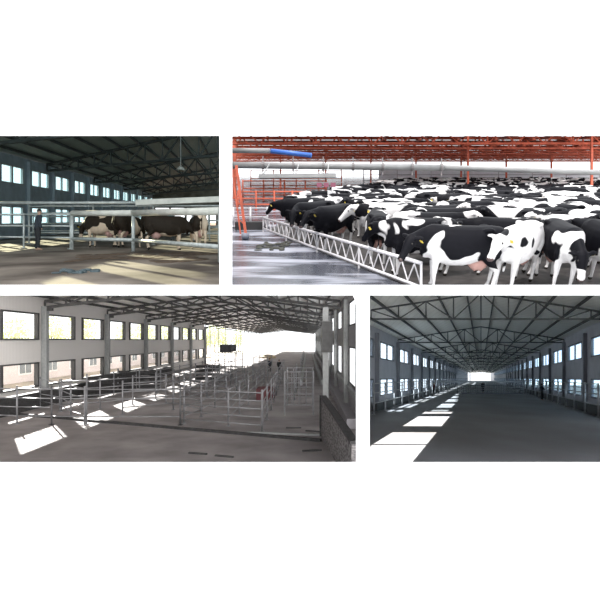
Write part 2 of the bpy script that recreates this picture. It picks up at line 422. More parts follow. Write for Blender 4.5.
for k in range(0, 11):
    y = 36.45 - .6 + 4.63 * k
    if y > Y1: break
    m = MB().box(-15.38, -15.12, y - .15, y + .15, HT, 4.1, TL)
    single('steel_column', m, tl_wall, 'grey column between the windows of the upper left barn, %s from the left' % ORD[k], 'column', 'columns of the upper left barn')
mb = MB()
mb.box(-15.4, EX * Y1 - .05, Y1, Y1 + .2, 1.9, 6.4, TL)
for x in (-15.3, -12.6, -9.9, -7.2, -4.5): mb.box(x, x + .4, Y1, Y1 + .2, HT, 1.9, TL)
struct('wall_back', mb, mat('tl_end_wall', (.10, .095, .075), .9, var=.3, scale=.8))
# fences
def TLp(px, Yv): return ((px - 242) * Yv / F, Yv)
gate_pts = [(-7.2, 21.2), (-4.35, 20.0), (-.65, 15.0)]
r = thing('pipe_gate', TL(*gate_pts[0], HT), 'pale steel rail gate across the cows in the upper left barn', 'gate')
for i, (x, y) in enumerate(gate_pts):
    part('post', MB().tube(TL(x, y, HT), TL(x, y, .3), .075 if i else .06), tl_rail, r, True)
for z, rr in ((.24, .12), (-.84, .075)):
    mb = MB()
    for p, q in zip(gate_pts, gate_pts[1:]): mb.tube(TL(*p, z), TL(*q, z), rr)
    part('rail', mb, tl_pipe if z > 0 else tl_rail, r, True)
fence(TL, [(-15.1, 23.4), (-12.4, 22.9), (-9.6, 22), (-7.3, 21.3)], HT, 1.55, [.5, 1.0, 1.5], tl_rail, 'grey pipe fence left of the pale gate in the upper left barn', r=.04)
fence(TL, [(-10.9, 25.6), (-7.5, 25.2), (-4.4, 24.8), (-1.0, 24.4)], HT, 2.2, [1.95, 1.6, .6], tl_rail, 'grey pipe fence behind the black and white cows in the upper left barn', r=.04)
single('white_beam', MB().bar(TL(-4.7, 22.2, .72), TL(-.68, 21.6, .86), .12, .24), tl_pipe, 'pale sunlit beam above the right cow in the upper left barn', 'beam')
single('overhead_pipe', MB().tube(TL(-14.9, 24.5, .78), TL(-4.7, 22.6, .74), .07), tl_rail, 'long dull overhead pipe running above the gate in the upper left barn', 'pipe', smooth=True)
for k, (xa, xb, y) in enumerate(((-2.9, -1.0, 30), (-3.6, -1.2, 36))):
    fence(TL, [(xa, y), ((xa + xb) / 2, y), (xb, y)], HT, 1.8, [.4, .8, 1.2, 1.6], tl_rail, ['nearer', 'farther'][k] + ' short rail pen at the right edge of the upper left barn', r=.045, cat='fence')
fence(TL, [(-14.2, 34), (-11.5, 34), (-8.8, 34), (-6.1, 34)], HT, 1.5, [.5, 1.0, 1.45], tl_rail, 'distant grey pipe fence behind the standing worker in the upper left barn', r=.04)
# blue tank behind the cows
m = MB().box(-6.0, -4.3, 31, 32, HT + 1.2, HT + 1.65, TL)
r = single('blue_tank', m, mat('cyan_plastic', (.03, .35, .42), .5), 'small cyan tank on a stand seen above the gate in the upper left barn', 'tank')
m2 = MB()
for x in (-5.9, -4.4):
    for y in (31.1, 31.9): m2.tube(TL(x, y, HT), TL(x, y, HT + 1.2), .04)
part('stand', m2, tl_steel, r)
# hanging lamp
p = TL(-4.05, 33, 0)
lr = thing('hanging_lamp', p + Vector((0, 0, 3.2)), 'small round lamp hanging from a rod under the roof of the upper left barn', 'lamp')
part('lamp_shade', MB().tube(p + Vector((0, 0, 3.25)), p + Vector((0, 0, 3.45)), .3, 14, .12), mat('lamp_metal', (.5, .5, .45), .5), lr, True)
part('rod', MB().tube(p + Vector((0, 0, 3.4)), p + Vector((0, 0, 5.9)), .025), tl_rail, lr)
# cows behind the gate
pt = math.atan(.242)
add_cow(TL, -6.4, 22.9, HT, math.pi * .93, 'low', 'brown and white cow with lowered head, leftmost behind the pale gate', models=COWSB, seed=12.4, white=.03, pitch=pt * .4)
add_cow(TL, -5.0, 22.3, HT, math.pi * .40, 'level', 'black and white cow touching the left side of the middle gate post', models=COWSB, seed=33.1, white=-.02, pitch=pt * .4)
add_cow(TL, -3.15, 20.9, HT, math.pi * .12, 'low', 'dark cow with pale legs standing right of the gate post', models=COWSB, seed=51.7, white=-.06, pitch=pt * .4)
add_cow(TL, -1.9, 21.6, HT, math.pi * .62, 'level', 'pale legged cow seen from behind, rightmost behind the pale gate', models=COWSB, seed=70.2, white=.0, pitch=pt * .4)
person(TL(-8.55, 20.9, HT), 2.4, 'person in dark clothes standing at the fence in the upper left barn', M_navy, M_blackc, 'down', .12)
# debris on the floor
M_deb = mat('dark_wet_rags', (.06, .085, .095), .5, var=.4, scale=6)
random.seed(3)
mb = MB()
for i in range(26):
    x, y = -4.05 + random.uniform(-1, 1) * .45, 12.3 + random.uniform(-.35, .35)
    mb.ell(TL(x, y, HT + .01), (random.uniform(.05, .14), random.uniform(.06, .12), random.uniform(.02, .06)), 8, 5, rot=Matrix.Rotation(math.atan(.242), 3, 'X'))
o = single('manure_heap', mb, M_deb, 'dark wet heap of muck on the floor in front of the gate', 'muck'); o['kind'] = 'stuff'
mb = MB()
for i in range(34):
    x, y = random.uniform(-5.8, -1.2), random.uniform(15.2, 19.2)
    mb.ell(TL(x, y, HT), (random.uniform(.2, .6), random.uniform(.3, .8), random.uniform(.008, .02)), 12, 5, rot=Matrix.Rotation(math.atan(.242), 3, 'X'))
o = single('manure_layer', mb, mat('brown_muck', (.10, .065, .042), .8, var=.4, scale=5), 'wide brown layer of muck spread over the floor before the cows', 'muck', smooth=True); o['kind'] = 'stuff'
# =================================================================== partition between the upper rooms
use('page')
mb = MB()
for s in range(14):
    ya = 9.62 + (100 - 9.62) * s / 14; yb = 9.62 + (100 - 9.62) * (s + 1) / 14
    c = []
    for y, zz in ((ya, 0), (yb, 0)):
        c.append((y, max(min(-1.3 + .242 * y, -2.8 + .344 * y) - .02, .097 * y), max(6.6 + .242 * y, 0)))
    (y0, l0, h0), (y1, l1, h1) = c
    X0, X1 = -.1437 * y0, -.1437 * y1
    mb.hexa([(X0 - .02, y0, l0), (X0 + .02, y0, l0), (X1 + .02, y1, l1), (X1 - .02, y1, l1), (X0 - .02, y0, h0), (X0 + .02, y0, h0), (X1 + .02, y1, h1), (X1 - .02, y1, h1)])
struct('wall_partition', mb, M_part)

# =================================================================== UPPER RIGHT: HERD UNDER THE RED ROOF
use('tr')
TR = Frame(.10, .344); HR = -2.8
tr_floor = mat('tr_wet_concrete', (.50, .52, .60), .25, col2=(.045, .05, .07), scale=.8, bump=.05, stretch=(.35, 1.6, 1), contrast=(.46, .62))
tr_red = mat('red_steel', (.62, .13, .07), .6, var=.25, scale=1.2)
tr_roof = mat('red_brown_roof', (.42, .12, .06), .8, var=.35, scale=.5)
tr_rail = mat('white_rail', (.72, .70, .72), .4, .2, var=.1)
tr_grey = mat('grey_duct', (.30, .30, .30), .5, var=.12, scale=1.5)
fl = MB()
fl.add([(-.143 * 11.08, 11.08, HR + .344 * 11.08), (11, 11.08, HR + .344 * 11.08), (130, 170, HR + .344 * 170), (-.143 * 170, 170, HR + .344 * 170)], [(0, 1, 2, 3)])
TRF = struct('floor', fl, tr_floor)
pf = lambda x, y: TR(x, y, HR + .012)
struct('floor', MB().add([pf(1.75, 11.1), pf(6, 11.1), pf(58, 100), pf(-2, 60), pf(-3.1, 30), pf(-3.7, 22.2)], [(0, 1, 2, 3, 4, 5)]), mat('trampled_muck', (.045, .04, .038), .6, var=.5, scale=3))
# roof: sheets with open skylight strips, lattice girders, purlins
L0 = lambda y: -.241 * y + .1
R0 = lambda y: .56 * y
zr = 2.75
mb = MB()
y = 34.
while y < 158:
    wd = 4.6 if int(y) % 3 else 5.6
    y2 = y + wd
    mb.add([TR(L0(y), y, zr + .1), TR(R0(y), y, zr + .1), TR(R0(y2), y2, zr + .1), TR(L0(y2), y2, zr + .1)], [(0, 1, 2, 3)])
    y = y2 + .45
struct('ceiling', mb, tr_roof)
k = 0; y = 37.
while y < 150:
    r = thing('lattice_girder', TR(L0(y), y, zr - 1), 'red lattice girder under the red roof above the herd, %s from the front' % ORD[k], 'roof truss', 'red girders above the herd')
    t = MB(); b = MB(); v = MB(); n = int((R0(y) - L0(y)) / 2.2) + 1; st = (R0(y) - L0(y)) / n
    t.bar(TR(L0(y), y, zr), TR(R0(y), y, zr), .14); b.bar(TR(L0(y), y, zr - .95), TR(R0(y), y, zr - .95), .14)
    for i in range(n):
        x0 = L0(y) + i * st
        v.bar(TR(x0, y, zr - .95), TR(x0 + st / 2, y, zr), .08); v.bar(TR(x0 + st / 2, y, zr), TR(x0 + st, y, zr - .95), .08)
        if i % 3 == 0: v.bar(TR(x0, y, zr - .95), TR(x0, y, zr), .1)
    part('top_chord', t, tr_red, r); part('bottom_chord', b, tr_red, r); part('web_bracing', v, tr_red, r)
    k += 1; y += 9.2 if k < 6 else 14
for k in range(18):
    x = -14 + 3.4 * k
    ys = max(36, x / .56 if x > 0 else 36); 
    if x < 0: ye = min(150, (x - .1) / -.241)
    else: ye = 150
    if ye - ys < 5: continue
    single('roof_purlin', MB().bar(TR(x, ys, zr - .15), TR(x, ye, zr - .15), .12, .2), tr_red, 'red steel purlin above the herd, %s from the left' % ORD[k], 'roof beam', 'red purlins above the herd')
# red posts
def post(x, y, w_=.16, top=zr, lab=''):
    r = thing('red_post', TR(x, y, HR), lab, 'post', 'red steel posts of the herd shelter')
    part('shaft', MB().bar(TR(x, y, HR), TR(x, y, top), w_), tr_red, r)
    part('foot_plate', MB().box(x - .25, x + .25, y - .25, y + .25, HR, HR + .06, TR), tr_red, r)
post(-10.6, 46, .3, lab='red post standing near the centre of the back of the shelter')
for i, (x, y) in enumerate(((-3.5, 72), (3, 72), (9.5, 72), (16, 72), (22.5, 72), (29, 72), (-10, 72))):
    post(x, y, .22, lab='thin red post behind the herd, %s of the back row' % ORD[i])
post(9.2, 39, .14, lab='thin red post rising from the middle of the herd'); post(17.4, 36, .14, lab='thin red post rising from the right of the herd')
lp = TR(-4.42, 21.2, HR)
r = thing('leaning_post', lp, 'leaning rust red lattice post at the left edge of the herd shelter', 'post')
part('shaft', MB().bar(lp, lp + Vector((-.40, 0, 2.9)), .11).bar(lp + Vector((-.22, 0, 0)), lp + Vector((-.60, 0, 2.9)), .06), tr_red, r)
mb = MB()
for k in range(7):
    a = lp + Vector((-.055 * k, 0, .4 * k)); mb.bar(a, a + Vector((-.21, 0, .2 if k % 2 else -.0)), .04)
part('web_bracing', mb, tr_red, r)
# big overhead duct
r = thing('overhead_duct', TR(-5.7, 24, .25), 'long pale grey duct spanning above the whole herd', 'duct')
A, B = TR(-5.75, 24, .14), TR(4.6, 24.6, .02)
part('duct', MB().tube(A, B, .155, 14).tube(B, TR(16.5, 25.4, -.35), .13, 14, .12), tr_grey, r, True)
for i in range(8):
    p = A.lerp(B, i / 7 * .98 + .01)
    part('clamp', MB().tube(p + Vector((-.05, 0, 0)), p + Vector((.05, 0, 0)), .19, 12).bar(p, p + Vector((0, 0, .45)), .05).bar(p, p + Vector((0, 0, -.4)), .05), mat('dark_clamp', (.22, .2, .2), .6), r)
r = thing('hanging_sprayer', TR(-4.3, 22, -.35), 'short grey bar hanging below the left end of the duct', 'pipe')
part('bar', MB().bar(TR(-3.95, 21.6, -.36), TR(-.6, 21.6, -.32), .11, .17), tr_grey, r)
for x in (-3.8, -2.4, -1.0): part('hanger', MB().bar(TR(x, 21.7, -.36), TR(x, 23.6, .2), .04), tr_grey, r)
single('blue_pipe', MB().tube(TR(-4.4, 28, .95), TR(-2.1, 27, .68), .13, 12), mat('blue_plastic', (.05, .16, .55), .4), 'blue pipe hanging under the red roof at the left', 'pipe', smooth=True)
single('grey_pipe', MB().tube(TR(-6.7, 28.6, 1.0), TR(-4.5, 28.05, .96), .14, 12), tr_grey, 'short grey pipe joined to the left end of the blue pipe', 'pipe', smooth=True)
for i in range(3):
    x = -2.0 + i * .42
    r = single('small_board', MB().box(x, x + .3, 30, 30.05, -1.15, -.88, TR), mat('maroon_board', (.22, .06, .10), .6), ['left', 'middle', 'right'][i] + ' of the three small dark boards hanging behind the herd', 'board', 'small boards behind the herd')
single('board_rail', MB().bar(TR(-2.3, 30.02, -.86), TR(-.5, 30.02, -.86), .03), tr_grey, 'thin rail carrying three small dark boards behind the herd', 'rail')
# back rails beyond the herd
for i, (x0, x1, y, zt) in enumerate(((-11.5, -1, 58, 2.6), (-9.0, -2.0, 42, 1.8), (-7.4, -2.6, 33, 1.3))):
    fence(TR, [(x0 + (x1 - x0) * k / 4, y) for k in range(5)], HR, zt, [zt * .3, zt * .6, zt * .95], tr_red, ['far', 'middle', 'near'][i] + ' red pipe rail left of the herd', r=.05, pr=.06)
single('white_beam', MB().box(4.5, 42, 78, 78.6, -2.0, -.3, TR), mat('pale_far_wall', (.8, .8, .84), .8, var=.05), 'long pale low wall far behind the right half of the herd', 'wall')
fence(TR, [(2 + 5 * k, 74) for k in range(8)], HR, 2.6, [1.0, 1.8, 2.5], mat('dim_rail', (.45, .42, .45), .6), 'far pipe fence closing the herd at the back', r=.06, pr=.07)
# white truss rail in front of the herd
pA, pB = (-3.8, 21.9), (1.6, 11.25)
r = thing('white_lattice_rail', TR(*pA, HR), 'white lattice rail running diagonally in front of the herd', 'fence')
n = 22
def PR(t, z): return TR(pA[0] + (pB[0] - pA[0]) * t, pA[1] + (pB[1] - pA[1]) * t, HR + z)
part('top_rail', MB().tube(PR(0, .62), PR(1, .66), .045, 10), tr_rail, r, True); part('bottom_rail', MB().tube(PR(0, .16), PR(1, .12), .035, 10), tr_rail, r, True)
mb = MB()
for i in range(n):
    a, b = i / n, (i + 1) / n
    mb.tube(PR(a, .16), PR((a + b) / 2, .6), .018, 6); mb.tube(PR((a + b) / 2, .6), PR(b, .16), .018, 6)
part('web_bracing', mb, tr_rail, r)
for i in range(5):
    part('foot', MB().tube(PR(i / 4, 0), PR(i / 4, .64), .03), tr_rail, r)
# black trough + low rail at left end
single('black_trough', MB().box(-5.2, -3.9, 22.6, 23.1, HR, HR + .35, TR), mat('black_rubber', (.02, .02, .022), .5), 'black trough on the floor at the left end of the white rail', 'trough')
fence(TR, [(-5.5, 23.6), (-4.7, 23.6), (-3.9, 23.6)], HR, .95, [.5, .9], tr_rail, 'low pale rail behind the black trough', r=.03)
single('round_pot', MB().tube(TR(-4.1, 19.6, HR), TR(-4.1, 19.6, HR + .22), .13, 12, .16), mat('pot_grey', (.25, .27, .33), .5), 'small round grey pail left of the white rail', 'pail', smooth=True)
mb = MB(); random.seed(5)
for i in range(30): mb.ell(TR(-2.75 + random.uniform(-.5, .5), 17.9 + random.uniform(-.9, .9), HR + .01), (random.uniform(.06, .16), random.uniform(.08, .2), random.uniform(.02, .07)), 8, 5, rot=Matrix.Rotation(math.atan(.344), 3, 'X'))
o = single('wet_straw', mb, mat('wet_straw', (.05, .05, .04), .7), 'dark patch of wet straw beside the white rail', 'straw'); o['kind'] = 'stuff'
# herd
pr_ = math.atan(.344)
NEAR = [
    # X in the world, y, heading, kind, seed, white, label
    (3.55, 11.5, 174, 'left', 8.3, -.03, 'large black cow with white chest and belly, front row beside the rail end'),
    (4.95, 11.75, 228, 'level', 20.6, .12, 'mostly white cow with black spots and white face in the front row'),
    (6.05, 11.95, 262, 'low', 47.5, -.06, 'black and white cow lowering its white muzzle, right of the spotted white cow'),
    (7.1, 11.8, 105, 'level', 61.2, .0, 'black and white cow in the front row, cut by the right edge'),
    (3.0, 13.1, 184, 'right', 3.2, -.05, 'black cow with white shoulder stripe behind the near end of the white rail'),
    (5.2, 13.2, 176, 'level', 29.9, -.1, 'long black cow whose back shows above the black cow of the front row'),
    (7.3, 14.1, 190, 'up', 36.2, .1, 'second row cow directly behind the one lowering its white muzzle'),
    (9.3, 13.0, 150, 'left', 71.7, .06, 'black and white second row cow beyond the right front corner'),
    (2.3, 15.2, 85, 'level', 15.3, .02, 'cow seen from behind, standing at the middle of the white rail'),
    (1.1, 17.4, 225, 'level', 40.4, -.12, 'black cow third from the left end of the white rail'),
    (.5, 19.2, 215, 'left', 55.0, -.12, 'black cow second from the left end of the white rail'),
    (.0, 21.4, 200, 'right', 58.0, -.14, 'black cow at the left end of the herd beside the white rail')]
placed = []
def occ(X, y, hd):
    a = math.radians(hd); return [(X + math.cos(a) * k, y + math.sin(a) * k) for k in (-.75, -.25, .25, .75)] + [(X + math.cos(a) * 1.2, y + math.sin(a) * 1.2)]
def clash(pts, dmin):
    for q in placed:
        if abs(q[0][1] - pts[0][1]) > 4.2: continue
        for p_ in pts:
            for p2 in q:
                if (p_[0] - p2[0]) ** 2 + (p_[1] - p2[1]) ** 2 < dmin * dmin: return True
    return False
PT = pr_ + math.radians(4)
for X, y, hd, kd, sd, wh, lb in NEAR:
    placed.append(occ(X, y, hd))
    add_cow(TR, X - TR.a * y, y, HR, math.radians(hd), kd, lb, None, True, sd, wh, 1.04, pitch=PT)
random.seed(21)
kinds = list(COWS); cnt = 0
def left_edge(y):
    X = (-3.8 + (21.9 - y) * .507 + TR.a * y + .6) if y < 21.9 else (-1.0 + (y - 22) * .33)
    return X
HD = [180, 175, 190, 168, 200, 185, 0, 12, 345, 215, 150, 172]
y = 12.6
while y < 66 and cnt < 280:
    step = .8 + (y - 12) * .03
    X = left_edge(y) + .4 + random.uniform(0, .6)
    while X < .6 * y + 1.0 and cnt < 280:
        for tr_ in range(5):
            hd = random.choice(HD) + random.uniform(-12, 12); yy = y + random.uniform(-.3, .3)
            pts = occ(X, yy, hd)
            if min(p_[0] - left_edge(p_[1]) for p_ in pts) > -.1 and not clash(pts, .66 if y < 30 else .95): break
        else:
            X += .35; continue
        placed.append(pts); cnt += 1
        zone = 'front' if y < 25 else 'middle' if y < 42 else 'back'
        add_cow(TR, X - TR.a * yy, yy, HR, math.radians(hd), random.choice(kinds), 'black and white cow packed in the %s rows of the herd under the red roof' % zone,
                'cows packed in the %s rows of the herd' % zone, y < 24, None, random.choice([-.1, -.05, -.02, 0, .03, .06, .1]), random.uniform(1.0, 1.12), pitch=PT)
        X += 1.3
    y += step
print('herd', cnt, y)

# =================================================================== LOWER LEFT BARN
use('bl')
BL = Frame(.016, 0.0); HB = -4.0
bl_floor = mat('bl_concrete', (.36, .33, .33), .85, col2=(.18, .165, .165), scale=.5, bump=.15, contrast=(.3, .7))
bl_wall = ribbed('bl_wall_sheet', (.68, .655, .63), 2.2, 1, .18)
bl_roof = ribbed('bl_roof_sheet', (.9, .9, .88), .7, 1, .15)
bl_steel = mat('bl_dark_steel', (.055, .055, .055), .6, var=.2)
bl_col = mat('bl_grey_steel', (.28, .29, .29), .6, var=.1)
bl_pipe = mat('bl_galvanized', (.20, .20, .21), .4, .2, var=.2, scale=3)
bl_dark = mat('bl_dark_board', (.035, .034, .035), .8, var=.3)
bl_glass = glassmat('bl_pane', (.97, .97, .97))
struct('floor', MB().add([BL(-17.6, 9.62, HB), (.125 * 9.62, 9.62, HB), (2.75, 22, HB), BL(2.4, 190, HB), BL(-17.6, 190, HB)], [(0, 1, 2, 3, 4)]), bl_floor)
struct('ground', MB().add([BL(-17.6, 9.62, HB - .03), BL(-90, 9.62, HB - .03), BL(-90, 260, HB - .03), BL(-17.6, 260, HB - .03)], [(0, 1, 2, 3)]), mat('pale_yard', (.55, .5, .42), .9, var=.15, scale=.3))
LW = []
for k in range(-2, 5):
    for o_ in (0, 5.2): LW.append((33.2 + o_ + 10.2 * k, 37.2 + o_ + 10.2 * k))
LW = [w_ for w_ in LW if w_[1] < 84]
wins = [(a, b, 0., 1.73) for a, b in LW] + [(a, b, -3.0, -1.42) for a, b in LW]
side_wall('wall_left', BL, -17.4, .2, 9.7, 84, HB, 2.72, wins, bl_wall)
bl_frame = mat('bl_window_frame', (.05, .05, .05), .6)
for a, b, c, d in wins:
    if b > 27: window(BL, -17.42, a, b, c, d, bl_frame, bl_glass, 0, t=.13)
RWs = [(24.2 + 5.1 * k, 28.0 + 5.1 * k) for k in range(24)]
winr = [(a, b, .75, 2.1) for a, b in RWs] + [(a, b, -2.4, -.35) for a, b in RWs]
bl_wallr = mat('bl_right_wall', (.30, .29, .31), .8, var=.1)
side_wall('wall_right', BL, 2.3, .04, 22, 150, HB, 2.72, winr, bl_wallr)
for a, b, c, d in winr: window(BL, 2.32, a, b, c, d, bl_frame, bl_glass, 0, t=.02)
zt = lambda x: 2.5 + (9.85 - abs(x + 7.55)) * .14
zb = lambda x: 2.1 + (9.85 - abs(x + 7.55)) * .12
mb = MB()
for xa, xb in ((-17.7, -7.55), (-7.55, 2.6)):
    mb.add([BL(xa, 26.5, zt(xa) + .22), BL(xb, 26.5, zt(xb) + .22), BL(xb, 190, zt(xb) + .22), BL(xa, 190, zt(xa) + .22)], [(0, 1, 2, 3)])
struct('ceiling', mb, bl_roof)
xs = [-17.2 + 1.38 * k for k in range(15)]
base = None
for k in range(15):
    y = 32.7 + 10.2 * k
    lab = 'dark steel roof truss in the lower left barn, %s from the front' % ORD[k]
    if base is None: base = truss(BL, y, xs, zt, zb, bl_steel, lab, 'trusses of the lower left barn', w=.18, web=.1)
    else: dup(base, BL(0, 10.2 * k, 0), lab)
for k in range(14):
    x = -16.6 + 1.38 * k
    single('roof_purlin', MB().bar(BL(x, 27, zt(x) + .12), BL(x, 188, zt(x) + .12), .08, .18), bl_steel, 'dark purlin in the lower left barn, %s from its left wall' % ORD[k], 'roof beam', 'purlins of the lower left barn')
colb = None
for k in range(6):
    y = 32.7 + 10.2 * k; lab = 'grey column on the left wall of the lower left barn, %s from front' % ORD[k]
    if colb is None:
        colb = thing('steel_column', BL(-17.2, y, HB), lab, 'column', 'left wall columns of the lower left barn')
        part('shaft', MB().box(-17.36, -17.02, y - .17, y + .17, HB, 2.2, BL), bl_col, colb)
        part('bracket', MB().box(-17.36, -16.7, y - .12, y + .12, 1.9, 2.2, BL), bl_steel, colb)
    else: dup(colb, BL(0, 10.2 * k, 0), lab)
for k in range(11):
    y = 88 + 8 * k
    single('thin_post', MB().box(-17.3, -17.15, y - .1, y + .1, HB, 2.4, BL), bl_col, 'pale thin post on the open side of the lower left barn, %s in row' % ORD[k], 'post', 'posts of the open side')
for k in range(12):
    y = 28.6 + 10.2 * k - .2
    single('steel_column', MB().box(2.02, 2.28, y - .2, y + .2, HB, 2.3, BL), bl_col, 'dark column on the right wall of the lower left barn, %s from the front' % ORD[k], 'column', 'right wall columns of the lower left barn')
r = thing('steel_column', BL(.86, 24.5, HB), 'pale grey free column near the right wall of the lower left barn', 'column')
part('shaft', MB().box(.72, 1.0, 24.35, 24.65, HB, 1.6, BL), bl_col, r)
part('cap', MB().box(.66, 1.2, 24.2, 24.8, -.6, .9, BL), bl_steel, r)
# ledge along right wall
struct('trim_1', MB().box(1.75, 2.3, 22.5, 150, HB, HB + .45, BL), bl_wallr)
struct('trim_2', MB().box(2.16, 2.3, 22.5, 150, -2.75, -2.5, BL), bl_col)
# brick side panel
M_brick = mat('grey_brick', (.22, .21, .21), .9, col2=(.08, .075, .08), scale=5, stretch=(1, 1, 3), contrast=(.42, .56))
a0, a1 = BL(.55, 20.8, HB), BL(1.15, 13.2, HB)
mb = MB(); mb.hexa([a0, a0 + Vector((.16, 0, 0)), a1 + Vector((.16, 0, 0)), a1, a0 + Vector((0, 0, 1.62)), a0 + Vector((.16, 0, 1.62)), a1 + Vector((.16, 0, 1.25)), a1 + Vector((0, 0, 1.25))])
r = single('brick_parapet', mb, M_brick, 'low stained brick parapet at the lower right corner of the lower left barn', 'low wall')
part('coping', MB().bar(a0 + Vector((.08, 0, 1.66)), a1 + Vector((.08, 0, 1.29)), .24, .08), bl_dark, r)
part('end_post', MB().bar(a0 + Vector((0, 0, 0)), a0 + Vector((0, 0, 1.7)), .14), bl_dark, r)
# kerb line on the floor
r = single('floor_kerb', MB().bar(BL(-17.2, 27.4, HB + .05), BL(.5, 19.7, HB + .05), .2, .1), bl_dark, 'long dark kerb crossing the floor in front of the pipe fences', 'kerb')
single('floor_kerb', MB().bar(BL(-2.6, 21.4, HB + .04), BL(1.4, 20.7, HB + .04), .12, .08), bl_col, 'short pale kerb near the brick parapet', 'kerb')
# fences
RZ = [.4, .82, 1.24, 1.68]
def bf(pts, lab, rails=RZ, h=1.83, **k): return fence(BL, pts, HB, h, rails, bl_pipe, lab, r=.027, pr=.043, **k)
bf([(-17.0, 24.6), (-15.4, 24.1), (-13.85, 23.8), (-12.1, 23.6)], 'front pipe fence at the left edge of the lower left barn')
bf([(-12.1, 23.6), (-10.5, 23.5), (-6, 23.5)], 'long front pipe fence before the sunlit floor', rails=[.4, 1.24, 1.68])
bf([(-6, 23.5), (-2, 21.7)], 'slanting front gate of five rails in the lower left barn', rails=[.3, .65, 1.0, 1.35, 1.7], name='pipe_gate', cat='gate')
bf([(-10.5, 23.7), (-12, 25.3), (-13.8, 27.8), (-15.8, 29.5)], 'pipe fence slanting back from the front fence to the left wall')
bf([(-13.8, 28.0), (-12.06, 29), (-10.8, 30.8), (-9, 31.7)], 'pipe fence behind the sun patches at the left')
bf([(-9.9, 26.7), (-7.7, 28.6), (-5.6, 26.2)], 'short kinked pipe fence in the middle of the barn')
bf([(-5.9, 23.8), (-5.56, 26), (-5.5, 29.5), (-5.4, 33), (-5.3, 37), (-5.2, 41), (-5.1, 46), (-5, 52), (-5, 58)], 'long pipe fence on the left of the cattle lane')
bf([(-2, 21.9), (-2.05, 25), (-2.1, 28.5), (-2.2, 32), (-2.3, 36), (-2.4, 40), (-2.5, 45), (-2.6, 50), (-2.7, 56)], 'long pipe fence on the right of the cattle lane')
bf([(-3.7, 23.2), (-3.7, 27), (-3.7, 31), (-3.7, 36), (-3.7, 42)], 'pipe fence down the middle of the cattle lane')
bf([(-8.6, 31.8), (-8.5, 36), (-8.4, 41), (-8.3, 47), (-8.2, 54)], 'pipe fence left of the cattle lane')
bf([(-8.5, 34.3), (-7, 34.3), (-5.6, 34.3)], 'nearest cross rail between the two pens')
bf([(-8.4, 44), (-6.8, 44), (-5.3, 44)], 'farther cross rail between the two pens')
bf([(-11.5, 38), (-11.3, 44), (-11, 52), (-10.8, 60)], 'far pipe fence between the pens and the left wall')
bf([(-7.1, 35.2), (-7.0, 38.5), (-6.95, 42)], 'short pipe fence inside the left pen behind the nearest cross rail')
bf([(-10.2, 33.5), (-9.9, 37), (-9.6, 41)], 'short pipe fence standing between the hurdles and the pens')
bf([(-.9, 33.5), (-.9, 38), (-1.0, 43), (-1.1, 49)], 'pipe fence running back behind the tall lone cage')
# stacks of dark board panels by the left wall
for i, (xa, ya, xb, yb) in enumerate(((-15.0, 39.5, -11.8, 40), (-10.8, 48, -8.6, 48.5), (-14.6, 33.0, -13.4, 39))):
    r = thing('slatted_hurdle', BL(xa, ya, HB), ['wide dark slatted hurdle before the left wall', 'far dark slatted hurdle behind the pens', 'dark slatted hurdle standing close along the left wall'][i], 'hurdle')
    for k in range(4): part('slat', MB().bar(BL(xa, ya, HB + .3 + .38 * k), BL(xb, yb, HB + .3 + .38 * k), .06, .27), bl_dark, r)
    for q in (0, .5, 1): 
        p = BL(xa, ya, HB).lerp(BL(xb, yb, HB), q); part('post', MB().tube(p, p + Z3 * 1.75, .06), bl_pipe, r)
single('feed_wall', MB().box(-16.2, -15.8, 24.6, 58, HB, HB + .95, BL), bl_dark, 'long low dark feed wall beside the left wall of the lower left barn', 'low wall')
# tall frames
def cage(x0, x1, y0, y1, h, lab, nlev=4, nv=4, name='pipe_cage'):
    r = thing(name, BL(x0, y0, HB), lab, 'cattle crush')
    for x in (x0, x1):
        for y in (y0, y1): part('post', MB().tube(BL(x, y, HB), BL(x, y, HB + h), .045), bl_pipe, r)
    for k in range(nlev):
        z = HB + h * (k + 1) / nlev - .05
        part('hoop', MB().tube(BL(x0, y0, z), BL(x1, y0, z), .025).tube(BL(x0, y1, z), BL(x1, y1, z), .025).tube(BL(x0, y0, z), BL(x0, y1, z), .025).tube(BL(x1, y0, z), BL(x1, y1, z), .025), bl_pipe, r)
    mb = MB()
    for i in range(1, nv): 
        x = x0 + (x1 - x0) * i / nv; mb.tube(BL(x, y0, HB + h * .25), BL(x, y0, HB + h), .018).tube(BL(x, y1, HB + .1), BL(x, y1, HB + h), .018)
    part('bars', mb, bl_pipe, r); return r
cage(-1.25, .28, 26.7, 30.5, 2.35, 'tall pipe cage standing alone right of the cattle lane')
cage(-7.9, -6.2, 42.5, 47.5, 3.0, 'tall pipe cage with a dark box on top in the middle distance', nv=3)
single('dark_crate', MB().box(-7.6, -6.6, 43, 46, HB + 2.96, HB + 3.6, BL), bl_dark, 'dark crate resting on top of the tall middle cage', 'crate')
cage(-5.2, -3.9, 48, 54, 2.4, 'farther pipe cage in the cattle lane beside the two workers', nv=3)
single('low_crate', MB().box(-3.45, -2.3, 33.2, 35, HB, HB + .75, BL), mat('maroon_crate', (.10, .03, .035), .8), 'low maroon crate in the cattle lane', 'crate')
person(BL(-4.75, 62, HB), .5, 'person in dark jacket walking in the lane, left of two', M_navy, M_blackc)
person(BL(-3.35, 58, HB), 2.6, 'person in black standing in the lane, right of two', M_blackc, M_blackc)
